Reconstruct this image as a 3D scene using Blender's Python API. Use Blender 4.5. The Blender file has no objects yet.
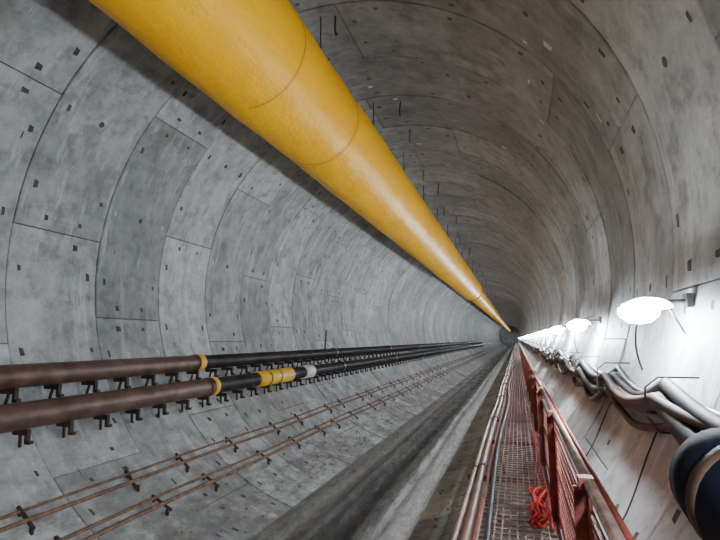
import bpy, math, random
from mathutils import Vector, Matrix
random.seed(7)
R=3.0; CZ=3.0
CAM=Vector((1.98,0.0,2.2))
Y0,Y1=-9.0,161.0
def rel(x,y,z): return (CAM.x+x, y, CAM.z+z)

# ---------------------------------------------------------------- materials
def new_mat(name):
    m=bpy.data.materials.new(name); m.use_nodes=True
    nt=m.node_tree; return m,nt,nt.nodes["Principled BSDF"]
def N(nt,t,**kw):
    n=nt.nodes.new(t)
    for k,v in kw.items(): setattr(n,k,v)
    return n
def coords(nt,scale=(1,1,1)):
    tc=N(nt,"ShaderNodeTexCoord"); mp=N(nt,"ShaderNodeMapping")
    mp.inputs["Scale"].default_value=scale
    nt.links.new(tc.outputs["Object"],mp.inputs[0]); return mp.outputs[0]
def noise(nt,vec,scale,detail=4,rough=.6):
    n=N(nt,"ShaderNodeTexNoise"); n.inputs["Scale"].default_value=scale
    n.inputs["Detail"].default_value=detail; n.inputs["Roughness"].default_value=rough
    nt.links.new(vec,n.inputs["Vector"]); return n.outputs["Fac"]
def ramp(nt,fac,stops):
    r=N(nt,"ShaderNodeValToRGB"); e=r.color_ramp.elements
    while len(e)<len(stops): e.new(0.5)
    for i,(p,c) in enumerate(stops):
        e[i].position=p; e[i].color=(*c,1) if len(c)==3 else c
    nt.links.new(fac,r.inputs[0]); return r.outputs[0]
def mix(nt,a,b,fac,mode='MIX'):
    m=N(nt,"ShaderNodeMix",data_type='RGBA',blend_type=mode)
    for s,v in ((6,a),(7,b)):
        if isinstance(v,tuple): m.inputs[s].default_value=(*v,1)
        else: nt.links.new(v,m.inputs[s])
    if isinstance(fac,(int,float)): m.inputs[0].default_value=fac
    else: nt.links.new(fac,m.inputs[0])
    return m.outputs[2]
def bump(nt,b,h,strength,dist=.02):
    n=N(nt,"ShaderNodeBump"); n.inputs["Strength"].default_value=strength
    n.inputs["Distance"].default_value=dist
    nt.links.new(h,n.inputs["Height"]); nt.links.new(n.outputs[0],b.inputs["Normal"])
def simple(name,c1,c2,scale=6,rough=.6,metal=0,bs=.2,spec=None):
    m,nt,b=new_mat(name); v=coords(nt); f=noise(nt,v,scale,6)
    nt.links.new(ramp(nt,f,[(.35,c1),(.65,c2)]),b.inputs["Base Color"])
    b.inputs["Roughness"].default_value=rough; b.inputs["Metallic"].default_value=metal
    if spec is not None: b.inputs["Specular IOR Level"].default_value=spec
    if bs: bump(nt,b,noise(nt,v,scale*8,3),bs,.005)
    return m

def concrete():
    m,nt,b=new_mat("segment_concrete")
    v=coords(nt)
    at=N(nt,"ShaderNodeAttribute",attribute_name="tone")
    big=ramp(nt,noise(nt,v,.9,5,.65),[(.3,(.27,.285,.29)),(.5,(.42,.435,.44)),(.72,(.57,.585,.585))])
    c=mix(nt,big,at.outputs["Color"],1.0,'MULTIPLY')
    mot=ramp(nt,noise(nt,v,4,10,.75),[(.33,(.52,.52,.51)),(.5,(.97,.97,.97)),(.66,(1.22,1.22,1.22))])
    c=mix(nt,c,mot,.95,'MULTIPLY')
    bl=ramp(nt,noise(nt,v,2.7,6,.62),[(.55,(0,0,0)),(.63,(1,1,1))])
    c=mix(nt,c,(.14,.13,.11),mix(nt,(0,0,0),bl,.5))
    ve=coords(nt,(1.5,5,.6))
    ef=ramp(nt,noise(nt,ve,1.5,7,.7),[(.55,(0,0,0)),(.69,(1,1,1))])
    c=mix(nt,c,(.66,.67,.67),mix(nt,(0,0,0),ef,.6))
    vs=coords(nt,(2.2,2.2,.45))
    st=ramp(nt,noise(nt,vs,1.6,6,.7),[(.54,(0,0,0)),(.69,(1,1,1))])
    c=mix(nt,c,(.19,.17,.135),mix(nt,(0,0,0),st,.55))
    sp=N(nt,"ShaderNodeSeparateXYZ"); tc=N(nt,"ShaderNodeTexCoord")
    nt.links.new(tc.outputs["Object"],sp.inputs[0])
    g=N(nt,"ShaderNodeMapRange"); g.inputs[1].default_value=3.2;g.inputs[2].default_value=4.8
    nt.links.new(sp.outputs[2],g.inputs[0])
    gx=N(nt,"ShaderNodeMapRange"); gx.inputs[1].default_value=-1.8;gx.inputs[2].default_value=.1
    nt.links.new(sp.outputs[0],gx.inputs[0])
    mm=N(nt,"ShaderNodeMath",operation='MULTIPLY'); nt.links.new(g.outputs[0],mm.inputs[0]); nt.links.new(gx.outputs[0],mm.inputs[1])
    c=mix(nt,c,mix(nt,c,(.43,.37,.315),1.0,'MULTIPLY'),mm.outputs[0])  # crown and upper right: shade painted into the colour, plus brown staining
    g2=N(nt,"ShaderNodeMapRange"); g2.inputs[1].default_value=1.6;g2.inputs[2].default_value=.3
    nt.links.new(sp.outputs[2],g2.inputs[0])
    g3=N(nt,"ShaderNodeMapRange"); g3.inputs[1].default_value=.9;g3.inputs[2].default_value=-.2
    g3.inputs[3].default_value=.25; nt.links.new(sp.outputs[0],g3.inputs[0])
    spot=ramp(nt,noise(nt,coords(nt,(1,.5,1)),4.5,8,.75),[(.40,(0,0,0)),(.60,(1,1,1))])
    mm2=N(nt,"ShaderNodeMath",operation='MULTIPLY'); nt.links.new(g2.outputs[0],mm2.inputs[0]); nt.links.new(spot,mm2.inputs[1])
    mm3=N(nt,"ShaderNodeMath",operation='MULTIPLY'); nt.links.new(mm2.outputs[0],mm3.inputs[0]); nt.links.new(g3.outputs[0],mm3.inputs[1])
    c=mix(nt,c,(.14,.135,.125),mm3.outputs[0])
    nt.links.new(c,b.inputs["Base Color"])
    b.inputs["Roughness"].default_value=.6
    bump(nt,b,noise(nt,v,22,8,.7),.3,.02)
    return m
M_CON=concrete()
M_GAP=simple("joint_gasket",(.07,.068,.065),(.12,.115,.11),8,.9)
M_POCK=simple("pocket_shade_and_marks",(.04,.035,.03),(.09,.08,.07),10,.9)  # flat dark patches paint the shade of bolt recesses; also plugs, stray marks
M_PATCH=simple("repair_mortar",(.36,.37,.36),(.50,.51,.50),10,.9)
def duct_mat():
    m,nt,b=new_mat("yellow_pvc_fabric"); v=coords(nt)
    c=ramp(nt,noise(nt,v,1.2,5),[(.3,(.95,.44,.0)),(.7,(1.0,.53,.0))])
    d=ramp(nt,noise(nt,v,5,8,.75),[(.6,(0,0,0)),(.8,(1,1,1))])
    c=mix(nt,c,(.55,.24,.01),mix(nt,(0,0,0),d,.4))
    nt.links.new(c,b.inputs["Base Color"]); b.inputs["Roughness"].default_value=.45
    b.inputs["Specular IOR Level"].default_value=.22
    bump(nt,b,noise(nt,coords(nt,(1,.5,1)),3.5,5,.6),.5,.06)
    return m
M_DUCT=duct_mat()
M_SEAM=simple("duct_seam_tape",(.50,.22,.01),(.60,.28,.02),8,.6)
M_PIPEBR=simple("rusty_brown_pipe",(.07,.036,.026),(.19,.105,.075),5,.5,.35)
M_PIPEBK=simple("black_painted_pipe",(.015,.015,.017),(.05,.045,.042),5,.4,.2)
M_RUST=simple("rusted_steel",(.11,.06,.04),(.26,.15,.10),14,.8,.2)
M_BRKT=simple("dark_bracket_steel",(.02,.015,.013),(.07,.035,.025),12,.7,.3)
M_YBAND=simple("yellow_marking",(.7,.42,.02),(.85,.55,.05),8,.5)
M_WHITE=simple("white_tag",(.6,.6,.58),(.75,.75,.72),8,.5)
M_RAIL=simple("red_oxide_paint",(.17,.03,.02),(.30,.07,.05),10,.6,.1)
M_RAILG=simple("worn_grey_pipe",(.20,.13,.11),(.34,.25,.22),12,.5,.5)
M_GRATE=simple("grating_steel",(.30,.19,.17),(.44,.32,.29),10,.6,.2)
M_MESH=simple("red_mesh_wire",(.40,.15,.12),(.55,.28,.24),10,.6,.2)
M_RUB=simple("black_rubber",(.012,.013,.017),(.03,.03,.04),8,.45)
M_NAVY=simple("navy_rubber",(.003,.006,.017),(.008,.013,.032),8,.8,0,.1,.15)
M_CABG=simple("grey_cable",(.012,.011,.011),(.036,.033,.031),9,.65,0,.2,.3)
M_CABB=simple("brown_cable",(.030,.016,.011),(.07,.04,.027),9,.65,0,.2,.3)
M_RED=simple("red_cable_sheath",(.4,.012,.01),(.55,.03,.02),9,.45)
M_ALU=simple("lamp_hood_metal",(.05,.05,.055),(.10,.10,.11),9,.5,.2)
def lamp_mat():
    m,nt,b=new_mat("led_glow"); b.inputs["Emission Color"].default_value=(.86,.935,1,1)
    b.inputs["Emission Strength"].default_value=740; b.inputs["Base Color"].default_value=(1,1,1,1)
    return m
M_LED=lamp_mat()
def mud_mat():
    m,nt,b=new_mat("wet_mud_concrete")
    sp=N(nt,"ShaderNodeSeparateXYZ"); tc=N(nt,"ShaderNodeTexCoord"); nt.links.new(tc.outputs["Object"],sp.inputs[0])
    v=coords(nt,(1,.12,1)); n1=noise(nt,v,9,6,.7)
    ad=N(nt,"ShaderNodeMath",operation='MULTIPLY_ADD'); ad.inputs[1].default_value=.22
    nt.links.new(n1,ad.inputs[0]); nt.links.new(sp.outputs[0],ad.inputs[2])
    mr=N(nt,"ShaderNodeMapRange"); mr.inputs[1].default_value=-.75; mr.inputs[2].default_value=.95
    nt.links.new(ad.outputs[0],mr.inputs[0])
    c=ramp(nt,mr.outputs[0],[(0,(.20,.195,.185)),(.26,(.17,.165,.16)),(.42,(.035,.033,.031)),(.60,(.035,.033,.031)),(.65,(.12,.116,.11)),(.70,(.06,.058,.055)),(.78,(.26,.255,.25)),(1,(.42,.415,.405))])
    c=mix(nt,c,ramp(nt,noise(nt,coords(nt,(1,.35,1)),9,8,.75),[(.35,(.45,.45,.44)),(.65,(1.25,1.23,1.2))]),.95,'MULTIPLY')
    nt.links.new(c,b.inputs["Base Color"])
    nt.links.new(ramp(nt,noise(nt,coords(nt,(1,.3,1)),3,4),[(.45,(.35,.35,.35)),(.6,(.7,.7,.7))]),b.inputs["Roughness"])
    b.inputs["Specular IOR Level"].default_value=.25
    bump(nt,b,noise(nt,coords(nt,(1,.3,1)),14,8,.7),.8,.03)
    return m
M_MUD=mud_mat()

# ---------------------------------------------------------------- mesh builder
class MB:
    def __init__(s,mats): s.v=[];s.f=[];s.m=[];s.t=[];s.mats=mats;s.sm=[]
    def add(s,vs,fs,mat=0,tone=1.0,smooth=False):
        o=len(s.v); s.v+= [tuple(p) for p in vs]
        for f in fs: s.f.append(tuple(i+o for i in f)); s.m.append(mat); s.t.append(tone); s.sm.append(smooth)
    def box(s,c,d,mat=0,rot=None):
        c=Vector(c); hx,hy,hz=d[0]/2,d[1]/2,d[2]/2
        vs=[Vector((x,y,z)) for x in(-hx,hx) for y in(-hy,hy) for z in(-hz,hz)]
        if rot: vs=[rot@p for p in vs]
        s.add([c+p for p in vs],[(0,1,3,2),(4,6,7,5),(0,4,5,1),(2,3,7,6),(0,2,6,4),(1,5,7,3)],mat)
    def beam(s,p0,p1,w,h,mat=0):
        p0=Vector(p0);p1=Vector(p1);d=p1-p0
        q=d.to_track_quat('Y','Z').to_matrix()
        s.box((p0+p1)/2,(w,d.length,h),mat,q)
    def tube(s,pts,r,mat=0,seg=10,caps=True):
        pts=[Vector(p) for p in pts]; n=len(pts)
        rs=r if isinstance(r,(list,tuple)) else [r]*n
        vs=[];up=None
        for i,p in enumerate(pts):
            d=(pts[min(i+1,n-1)]-pts[max(i-1,0)]).normalized()
            if up is None:
                up=Vector((0,0,1)) if abs(d.z)<.9 else Vector((1,0,0))
            a=(up-d*up.dot(d)).normalized(); b=d.cross(a); up=a
            for k in range(seg):
                t=2*math.pi*k/seg
                vs.append(p+rs[i]*(math.cos(t)*a+math.sin(t)*b))
        fs=[]
        for i in range(n-1):
            for k in range(seg):
                k2=(k+1)%seg
                fs.append((i*seg+k,i*seg+k2,(i+1)*seg+k2,(i+1)*seg+k))
        s.add(vs,fs,mat,1,True)
        if caps:
            o=len(s.v)-len(vs)
            for f in (tuple(range(seg))[::-1],tuple((n-1)*seg+k for k in range(seg))):
                s.f.append(tuple(i+o for i in f)); s.m.append(mat); s.t.append(1); s.sm.append(False)
    def obj(s,name,parent=None,tone=False):
        me=bpy.data.meshes.new(name); me.from_pydata(s.v,[],s.f)
        for m in s.mats: me.materials.append(m)
        me.polygons.foreach_set("material_index",s.m)
        me.polygons.foreach_set("use_smooth",s.sm)
        if tone:
            ca=me.color_attributes.new("tone",'FLOAT_COLOR','CORNER')
            cols=[]
            for i,f in enumerate(s.f): cols+= [s.t[i],s.t[i],s.t[i],1]*len(f)
            ca.data.foreach_set("color",cols)
        me.update()
        ob=bpy.data.objects.new(name,me); bpy.context.collection.objects.link(ob)
        if parent: ob.parent=parent
        return ob
def empty(name):
    e=bpy.data.objects.new(name,None); bpy.context.collection.objects.link(e); return e
def P(a,r,y): return (r*math.cos(a),y,CZ+r*math.sin(a))
def wallx(z): return math.sqrt(max(0,R*R-(z-CZ)**2))

# ---------------------------------------------------------------- tunnel lining
LM=[M_CON,M_GAP,M_POCK,M_PATCH,M_MUD]
parts={k:MB(LM) for k in ("wall_left","wall_right","ceiling","floor")}
def part(a):
    d=math.degrees(a)%360
    if 55<=d<125: return parts["ceiling"]
    if 125<=d<222: return parts["wall_left"]
    if 222<=d<318: return parts["floor"]
    return parts["wall_right"]
RW=1.15
nr=int((Y1-Y0)/RW)
OFF0=4.94-RW*round((4.94-Y0)/RW)
seg_n=7
for i in range(nr):
    ya=OFF0+i*RW; yb=ya+RW; g=.007
    off=(math.radians(12) if i%2 else math.radians(36))+ (0 if i%4<2 else math.radians(6))
    near=ya<60
    ringtone=random.uniform(.82,1.10)
    for j in range(seg_n):
        a0=off+j*2*math.pi/seg_n; a1=a0+2*math.pi/seg_n
        lin=part((a0+a1)/2)
        tone=ringtone*random.uniform(.74,1.15); rr=R+random.uniform(0,.018)
        K=10; ga=.0024
        vs=[];fs=[]
        ch=.012
        for k in range(K+1):
            a=a0+ga+(a1-a0-2*ga)*k/K
            vs+=[P(a,rr+.03,ya+g*.6),P(a,rr+.004,ya+g),P(a,rr,ya+g+ch),P(a,rr,yb-g-ch),P(a,rr+.004,yb-g),P(a,rr+.03,yb-g*.6)]
        for k in range(K):
            for q in range(5):
                fs.append((k*6+q,k*6+q+1,(k+1)*6+q+1,(k+1)*6+q))
        lin.add(vs,fs,0,tone,False)
        for kk in (0,K):
            a=a0+ga if kk==0 else a1-ga
            lin.add([P(a,rr,ya+g),P(a,rr,yb-g),P(a,rr+.03,yb-g),P(a,rr+.03,ya+g)],[(0,1,2,3)],0,tone)
        if near:
            def patch(a,y,da,dy,mat,dr=.003,sk=0):
                lin.add([P(a-da,rr-dr,y-dy),P(a+da,rr-dr,y-dy*(1-sk)),P(a+da*.8,rr-dr,y+dy),P(a-da*.8,rr-dr,y+dy*(1-sk))],[(0,1,2,3)],mat)
            L=a1-a0
            for fr in (.17,.5,.83):
                for yy in (ya+.13,yb-.13):
                    if random.random()<.9:
                        patch(a0+L*fr,yy,random.uniform(.009,.017),random.uniform(.016,.032),2 if random.random()<.85 else 3,sk=.3)
            for fr in (.05,.95):
                for yy in (ya+.35,yb-.35):
                    if random.random()<.8:
                        patch(a0+L*fr,yy,random.uniform(.007,.013),random.uniform(.02,.045),2,sk=.2)
            if random.random()<.8:
                ac=a0+L*.5; yc=(ya+yb)/2
                lin.add([P(ac+.012*math.cos(t*math.pi/5),rr-.003,yc+.036*math.sin(t*math.pi/5)) for t in range(10)],[tuple(range(10))],2)
            for q in range(3):
                if random.random()<.25:
                    patch(a0+L*random.random(),random.uniform(ya+.2,yb-.2),random.uniform(.008,.025),random.uniform(.02,.06),3,.002,.3)
                if random.random()<.4:
                    patch(a0+L*random.random(),random.uniform(ya+.1,yb-.1),random.uniform(.01,.02),random.uniform(.004,.008),2,.002,.1)
ys=[Y0-.5+ (Y1-Y0+1)*k/30 for k in range(31)]
for k in range(72):
    a=2*math.pi*k/72; b=2*math.pi*(k+1)/72
    vs=[];fs=[]
    for i,y in enumerate(ys): vs+=[P(a,R+.035,y),P(b,R+.035,y)]
    for i in range(30): fs.append((2*i,2*i+1,2*i+3,2*i+2))
    part((a+b)/2).add(vs,fs,1)
eb=MB([M_CON]); 
vs=[P(2*math.pi*k/48,R+.03,Y1-1.9) for k in range(48)]+[P(2*math.pi*k/48,R+.03,Y1-1.7) for k in range(48)]
eb.add(vs,[tuple(range(48)),tuple(range(48,96))]+[(k,(k+1)%48,48+(k+1)%48,48+k) for k in range(48)],0,1.3); eb.obj("wall_end",tone=True)

# ---------------------------------------------------------------- mud track in the invert
fl=parts["floor"]; nx=44; x0,x1=-.80,.80
yl=[Y0+.2]; 
while yl[-1]<Y1-3: yl.append(yl[-1]+(.15 if yl[-1]<20 else 1.0))
vs=[]
for y in yl:
    for k in range(nx+1):
        x=x0+(x1-x0)*k/nx
        z=.105
        for cx,w,d in ((.02,.13,-.04),(.30,.05,.012),(.43,.05,-.025),(-.28,.05,.02),(-.45,.08,-.02)):
            cxx=cx+.02*math.sin(y*.5+cx*9)
            z+=d*math.exp(-((x-cxx)/w)**2)
        z+=random.uniform(-.004,.004)
        if k in(0,nx): z=CZ-math.sqrt(R*R-x*x)-.004
        vs.append((x,y,z))
W=nx+1
fl.add(vs,[(i*W+k,i*W+k+1,(i+1)*W+k+1,(i+1)*W+k) for i in range(len(yl)-1) for k in range(nx)],4,1,True)
for k,mb in parts.items(): mb.obj(k,tone=True)

# ---------------------------------------------------------------- ventilation duct
D=3.2; da=math.radians(49.6)
dx,dz=CAM.x-D*math.cos(da),CAM.z+D*math.sin(da); dr=D*math.sin(math.radians(9.2))
du=MB([M_DUCT,M_SEAM,M_BRKT])
YN=25.5
def duct_run(ya,yb,r,cx,cz):
    pts=[];rs=[];y=ya
    while y<=yb:
        ph=(y%5.0)/5.0
        h=(y%1.15)/1.15
        pts.append((cx+.006*math.sin(y*1.1),y,cz-.014*math.sin(math.pi*ph)-.005*math.sin(math.pi*h))); e=min(ph,1-ph)*5.0
        rs.append(r*(1-.03*math.exp(-(e/.07)**2)+.006*math.sin(y*2.3)+.005*math.sin(y*7.1))); y+=.1 if y<40 else .5
    du.tube(pts,rs,0,56)
duct_run(Y0,YN,dr,dx,dz)
du.tube([(dx,YN,dz),(dx,YN+.3,dz)],dr*1.05,1,48)
du.tube([(dx,YN+.3,dz),(dx+.05,YN+.8,dz-.04)],[dr,dr*.8],0,48)
duct_run(YN+.8,Y1-3,dr*.8,dx+.05,dz-.04)
for yy in range(-5,25,5): du.tube([(dx,yy-.012,dz),(dx,yy+.012,dz)],dr*.972+.004,1,56,False)
for yy in range(-7,25,5):
    du.tube([(dx,yy+.5,dz-.012),(dx,yy+.52,dz-.012)],dr*1.0045,1,56,False)
y=Y0+.3;i=0
while y<80:
    top=dz+dr*(1 if y<YN else .8)-(0 if y<YN else .04); cxx=dx if y<YN else dx+.05
    zt=CZ+math.sqrt(R*R-cxx*cxx)
    du.tube([(cxx,y,top-.03),(cxx,y,zt-.004)],.008,2,6)
    y+=2.3;i+=1
du.beam((dx,Y0,dz+dr*.985),(dx,YN,dz+dr*.985),.03,.05,1)
du.obj("ventilation_duct")

hk=MB([M_BRKT,M_RUST])
for i in range(40):
    y=OFF0+RW*8+i*RW*1.0+.2
    if i%3==2: continue
    aa=math.radians(86+random.uniform(-3,3))
    p=Vector(P(aa,R+.0,y)); q=Vector(P(aa,R-.16,y))
    hk.tube([p,q,q+Vector((.0,.04,-.06)),q+Vector((0,.07,-.02))],.012,i%2,6)
hk.obj("ceiling_hooks")

# ---------------------------------------------------------------- left wall service pipes
def pipe(name,zr,r,split,bands):
    z=CAM.z+zr; xw=-wallx(z); x=xw+r+.075
    m=MB([M_PIPEBR,M_PIPEBK,M_BRKT,M_YBAND,M_WHITE])
    m.tube([(x,Y0,z),(x,split,z)],r,0,28)
    m.tube([(x,split,z),(x,60,z),(x,Y1-3,z)],r*.93,1,28)
    y=split-5.85*2-.06
    while y<60:
        m.tube([(x,y-.07,z),(x,y+.07,z)],r*1.07,0 if y<split else 1,24)
        y+=5.85
    for a,b,mt in bands: m.tube([(x,a,z),(x,b,z)],r*1.09+.003,mt,24)
    y=Y0+.4
    while y<70:
        zb=z-r
        xw2=-wallx(zb-.03)
        m.beam((xw2,y,zb-.025),(x+r*.55,y,zb-.025),.03,.05,2)
        m.box((x+r*.55,y,zb-.055),(.03,.04,.12),2)
        m.box((x+r*.55+.02,y,zb-.11),(.06,.045,.03),2)
        xl=-wallx(zb-.16)
        m.beam((xl,y,zb-.16),(x-.02,y,zb-.04),.02,.02,2)
        y+=.47 if y<30 else .94
    return m.obj(name)
pipe("water_pipe",-.35,.112,6.55,[(6.45,6.58,3)])
pipe("water_pipe",-.70,.125,6.6,[(6.56,6.66,3),(7.95,9.3,3),(9.95,10.4,4),(8.3,8.36,1),(8.7,8.76,1)])
rb=MB([M_BRKT])
rb.tube([(-wallx(1.95)+.05,12.2,1.95),(-wallx(1.95)+.14,12.05,2.42)],.02,0,6); rb.obj("rebar_rod")

# ---------------------------------------------------------------- thin rusty conduits on invert
def invert_pt(x): return CZ-math.sqrt(R*R-x*x)
iv=MB([M_RUST,M_BRKT])
for x,h,r in ((-1.96,.07,.014),(-1.88,.075,.02),(-1.66,.07,.016),(-1.57,.075,.022)):
    pts=[];y=Y0
    while y<Y1-3:
        pts.append((x+.02*math.sin(y*.6+x*5)+.008*math.sin(y*2.1+x*11),y,invert_pt(x)+h+.008*math.sin(y*1.3+x*3))); y+=.5
    iv.tube(pts,r,0,8)
y=Y0+.7
while y<60:
    for xa,xb in ((-2.02,-1.83),(-1.72,-1.5)):
        yy=y+random.uniform(-.25,.25)
        iv.beam((xa,yy,invert_pt(xa)+.045),(xb,yy+random.uniform(-.05,.05),invert_pt(xb)+.045),.025,.02,1)
        for x in (xa+.02,xb-.02): iv.box((x,yy,invert_pt(x)+.02),(.025,.025,.07),1)
    y+=1.15
iv.obj("conduit_run")

rk=MB([M_CON]) 
for i in range(420):
    x=random.choice((random.uniform(-1.4,-.85),random.uniform(.85,1.3),random.gauss(-1.1,.12))); y=random.uniform(2,22)
    s=random.uniform(.006,.022); c=Vector((x,y,invert_pt(x)+s*.4))
    vs=[c+Vector((random.uniform(.6,1.2)*s*a,random.uniform(.6,1.2)*s*b,random.uniform(.5,1)*s*d)) for a,b,d in ((1,0,0),(-1,0,0),(0,1,0),(0,-1,0),(0,0,1),(0,0,-1))]
    rk.add(vs,[(0,2,4),(2,1,4),(1,3,4),(3,0,4),(2,0,5),(1,2,5),(3,1,5),(0,3,5)],0,.6)
rk.obj("rubble",tone=True)

# ---------------------------------------------------------------- walkway
wk=empty("walkway")
ZD=1.0; XL,XR=1.70,2.17
dk=MB([M_GRATE,M_RAIL])
YE=70
x=XL
while x<=XR+.001:
    dk.box((x,(Y0+YE)/2,ZD),(.009,YE-Y0,.010),0); x+=.047
y=Y0
while y<YE:
    dk.box(((XL+XR)/2,y,ZD-.002),(XR-XL,.014,.009),0); y+=.09 if y<22 else .2
for x in (XL-.012,XR+.012): dk.box((x,(Y0+Y1)/2,ZD-.01),(.016,Y1-Y0-4,.045),1)
y=Y0+.3
while y<YE:
    xb=wallx(ZD-.05)-.01
    dk.box(((XL-.2+xb)/2,y,ZD-.055),(xb-XL+.2,.05,.04),1)
    xc=wallx(ZD-.42)-.01
    dk.beam((xc,y,ZD-.42),(XL+.0,y,ZD-.07),.04,.03,1)
    y+=1.7
dk.obj("deck",wk)
fn=MB([M_RAIL,M_RAILG,M_MESH])
XF=2.2; ZT=1.70
ypost=[3.7+1.7*k for k in range(-7,34)]
for y in ypost:
    fn.box((XF,y,(ZD+ZT)/2-.02),(.012,.06,ZT-ZD),0); fn.box((XF-.024,y+.026,(ZD+ZT)/2-.02),(.05,.012,ZT-ZD),0)
    fn.box((XF-.01,y,ZT-.0),(.05,.05,.04),0)
fn.tube([(XF,Y0,ZT),(XF,YE,ZT)],.019,1,12)
fn.tube([(XF+.045,Y0,ZT-.03),(XF+.045,YE,ZT-.03)],.012,0,8)
for z in (ZD+.06,ZD+.36,ZT-.1): fn.box((XF,(Y0+YE)/2,z),(.018,YE-Y0,.022),0)
y=0.5
while y<30:
    fn.box((XF+.004,y,(ZD+ZT)/2-.04),(.007,.010,ZT-ZD-.12),2); y+=.06
z=ZD+.1
while z<ZT-.1:
    fn.box((XF+.004,15,z),(.007,30,.009),2); z+=.05
fn.obj("guard_rail",wk)

def longpipe(nm,x,z,r,m):
    t=MB([m,M_BRKT]); pts=[];y=Y0
    while y<Y1-3:
        pts.append((x+.01*math.sin(y*.9+x*7),y,z+.006*math.sin(y*1.7))); y+=.7
    t.tube(pts,r,0,12)
    y=Y0+2
    while y<50:
        t.tube([(x+.01*math.sin(y*.9+x*7),y-.05,z),(x+.01*math.sin(y*.9+x*7),y+.05,z)],r*1.3,1,12); y+=3
    t.obj(nm)
longpipe("compressed_air_pipe",1.625,1.01,.034,M_PIPEBR)
longpipe("compressed_air_pipe",1.555,1.0,.024,M_PIPEBR)
hs=MB([M_RUB]); pts=[]; y=Y0
while y<60: pts.append((1.755+.02*math.sin(y*.8),y,ZD+.035)); y+=.3
hs.tube(pts,.022,0,8); hs.obj("rubber_hose")

rc=MB([M_RED]); pts=[]
for k in range(110):
    t=k/110*6*2*math.pi
    pts.append((XF-.10+.03*math.sin(k*.9)-.0006*k,3.55+(.14+.05*math.sin(k*.37))*math.cos(t),ZD+.13+(.09+.03*math.cos(k*.53))*math.sin(t)))
rc.tube(pts,.008,0,8)
for j in range(2):
    pts=[];y=3.5
    while y<7: pts.append((XF-.06-.03*j+.012*math.sin(y*1.9+j*2),y,ZD+.03+.03*abs(math.sin(y*.9+j)))); y+=.15
    rc.tube(pts,.007,0,8)
rc.obj("red_cable")

# ---------------------------------------------------------------- cable bundle on right wall
cb=MB([M_CABG,M_CABB,M_RUB,M_BRKT])
SP=1.6
specs=[(.00,.05,.034,0),(.03,.01,.042,1),(-.02,-.035,.046,0),(.02,-.08,.036,2),(-.05,.02,.026,1),(-.03,-.10,.022,1),(.04,.07,.020,2)]
for j,(ox,oz,r,mt) in enumerate(specs):
    pts=[];y=-2.0
    ph=random.uniform(0,6); sg=.05+.05*random.random()+(.07 if j in (5,) else 0)
    while y<110:
        s=math.sin(math.pi*((y+.3)%SP)/SP)
        x=.71+ox+.03*math.sin(y*1.6+ph); z=-.31+oz-sg*s+.025*math.sin(y*1.9+ph*2)+.02*math.sin(y*.8)
        xx=CAM.x+x; zz=CAM.z+z
        lim=wallx(zz)-r-.01
        pts.append((min(xx,lim),y,zz)); y+=.1 if y<15 else .4
    cb.tube(pts,r,mt,12)
y=-.3+SP*-1
while y<60:
    zz=CAM.z-.19; q=CAM.x+.61
    cb.tube([(wallx(zz),y,zz),(q+.06,y,zz-.0),(q,y,zz-.05),(q-.01,y,zz-.18),(q+.05,y,zz-.27),(wallx(zz-.27),y,zz-.27)],.005,3,6)
    y+=SP
cb.obj("cable_bundle")

bh=MB([M_NAVY,M_CABB,M_BRKT])
pts=[rel(.65,.2,-.72),rel(.61,.7,-.56),rel(.545,1.15,-.42),rel(.495,1.45,-.36),rel(.485,1.53,-.348),rel(.478,1.57,-.342)]
bh.tube(pts,[.14,.14,.14,.14,.13,.105],0,32)
bh.tube([rel(.508,1.385,-.373),rel(.502,1.42,-.367)],.146,1,32)
bh.tube([rel(.478,1.57,-.342),rel(.472,1.61,-.337)],.075,0,18)
bh.beam(rel(.54,1.40,-.25),rel(.80,1.40,-.16),.03,.006,1)
bh.obj("suction_hose")

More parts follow.
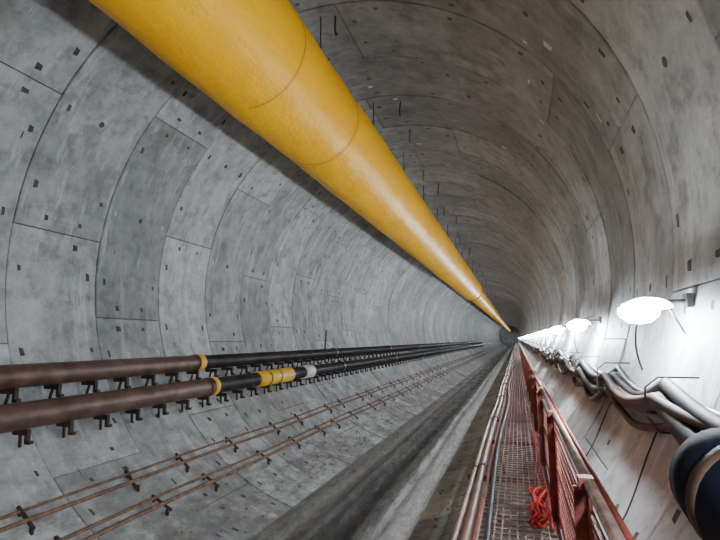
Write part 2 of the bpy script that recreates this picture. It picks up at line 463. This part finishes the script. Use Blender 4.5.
# ---------------------------------------------------------------- lamps
def lamp(y,detail):
    root=empty("tunnel_lamp")
    c=Vector(rel(.69,y,.170))
    b=MB([M_LED]); S=14 if detail else 8
    prof=[(.001,-.082),(.06,-.072),(.102,-.038),(.112,-.012),(.108,.008),(.075,.034),(.001,.042)]
    vs=[];fs=[]
    for pr,pz in prof:
        for k in range(S): vs.append(c+Vector((pr*math.cos(2*math.pi*k/S),.85*pr*math.sin(2*math.pi*k/S),pz)))
    for i in range(len(prof)-1):
        for k in range(S): fs.append((i*S+k,i*S+(k+1)%S,(i+1)*S+(k+1)%S,(i+1)*S+k))
    b.add(vs,fs,0,1,True); b.obj("bulb",root)
    h=MB([M_ALU,M_RUB])  # hood is added to keep lamp light off crown and upper right wall
    A=[math.radians(0+112*k/12) for k in range(13)]
    ring=[]
    for rr in (1.0,1.03):
        for yy in (-.22,.27):
            ring.append([c+Vector((.124*rr*math.cos(a),yy,.056*rr*math.sin(a))) for a in A])
    vs=[p for r_ in ring for p in r_]; n=13; fs=[]
    for k in range(12):
        fs+=[(k,k+1,n+k+1,n+k),(2*n+k,3*n+k,3*n+k+1,2*n+k+1),(k,2*n+k,2*n+k+1,k+1),(n+k,n+k+1,3*n+k+1,3*n+k)]
    h.add(vs,fs,0)
    h.add([c+Vector((.124*math.cos(a),.27,.056*math.sin(a))) for a in A]+[c+Vector((.0,.27,0))],[tuple(range(14))],0)
    wx=wallx(c.z+.05)
    h.tube([(c.x+.11,y,c.z+.045),(wx,y,c.z+.05)],.011,0,8)
    h.tube([(c.x+.145,y,c.z+.04),(wallx(c.z-.14),y,c.z-.14)],.006,1,6)
    h.box((wx-.017,y,c.z+.05),(.03,.08,.08),1)
    h.obj("added_hood_and_arm",root)
    w=MB([M_RUB]); pts=[]
    for k in range(13):
        t=k/12; pts.append((c.x-.03-.02*math.sin(math.pi*t)+.02*t,y-.09+.06*t,c.z-.075-.27*t))
    w.tube(pts,.006,0,6); w.obj("flex",root)
ylamp=[3.3+3.2*k for k in range(-3,14)]+[3.3+3.2*14+6.4*k for k in range(17)]
for y in ylamp: lamp(y,-4<y<20)
sw=MB([M_RUB])
for (y,za,zb,ye) in ((3.2,-.5,-1.1,2.9),(2.75,.35,-.1,2.65),(4.6,-.5,-1.0,4.4)):
    pts=[]
    for k in range(12):
        t=k/11; z=CAM.z+za+(zb-za)*t
        pts.append((wallx(z)-.008,y+(ye-y)*t+.03*math.sin(t*7),z))
    sw.tube(pts,.005,0,6)
sw.obj("slack_wires")

# ---------------------------------------------------------------- world & camera
w=bpy.data.worlds.new("world"); bpy.context.scene.world=w; w.use_nodes=True
w.node_tree.nodes["Background"].inputs[0].default_value=(.5,.55,.6,1)
w.node_tree.nodes["Background"].inputs[1].default_value=.1
f=500.0; vx,vy=517.0,339.0
p=math.atan((vy-270)/f); yaw=math.atan((vx-360)/f*math.cos(p))
cd=bpy.data.cameras.new("camera"); cam=bpy.data.objects.new("camera",cd); bpy.context.collection.objects.link(cam)
cam.location=CAM; cam.rotation_euler=(math.pi/2+p,0,yaw)
cd.sensor_width=36; cd.lens=f/720*36; cd.clip_start=.02; cd.clip_end=500
bpy.context.scene.camera=cam
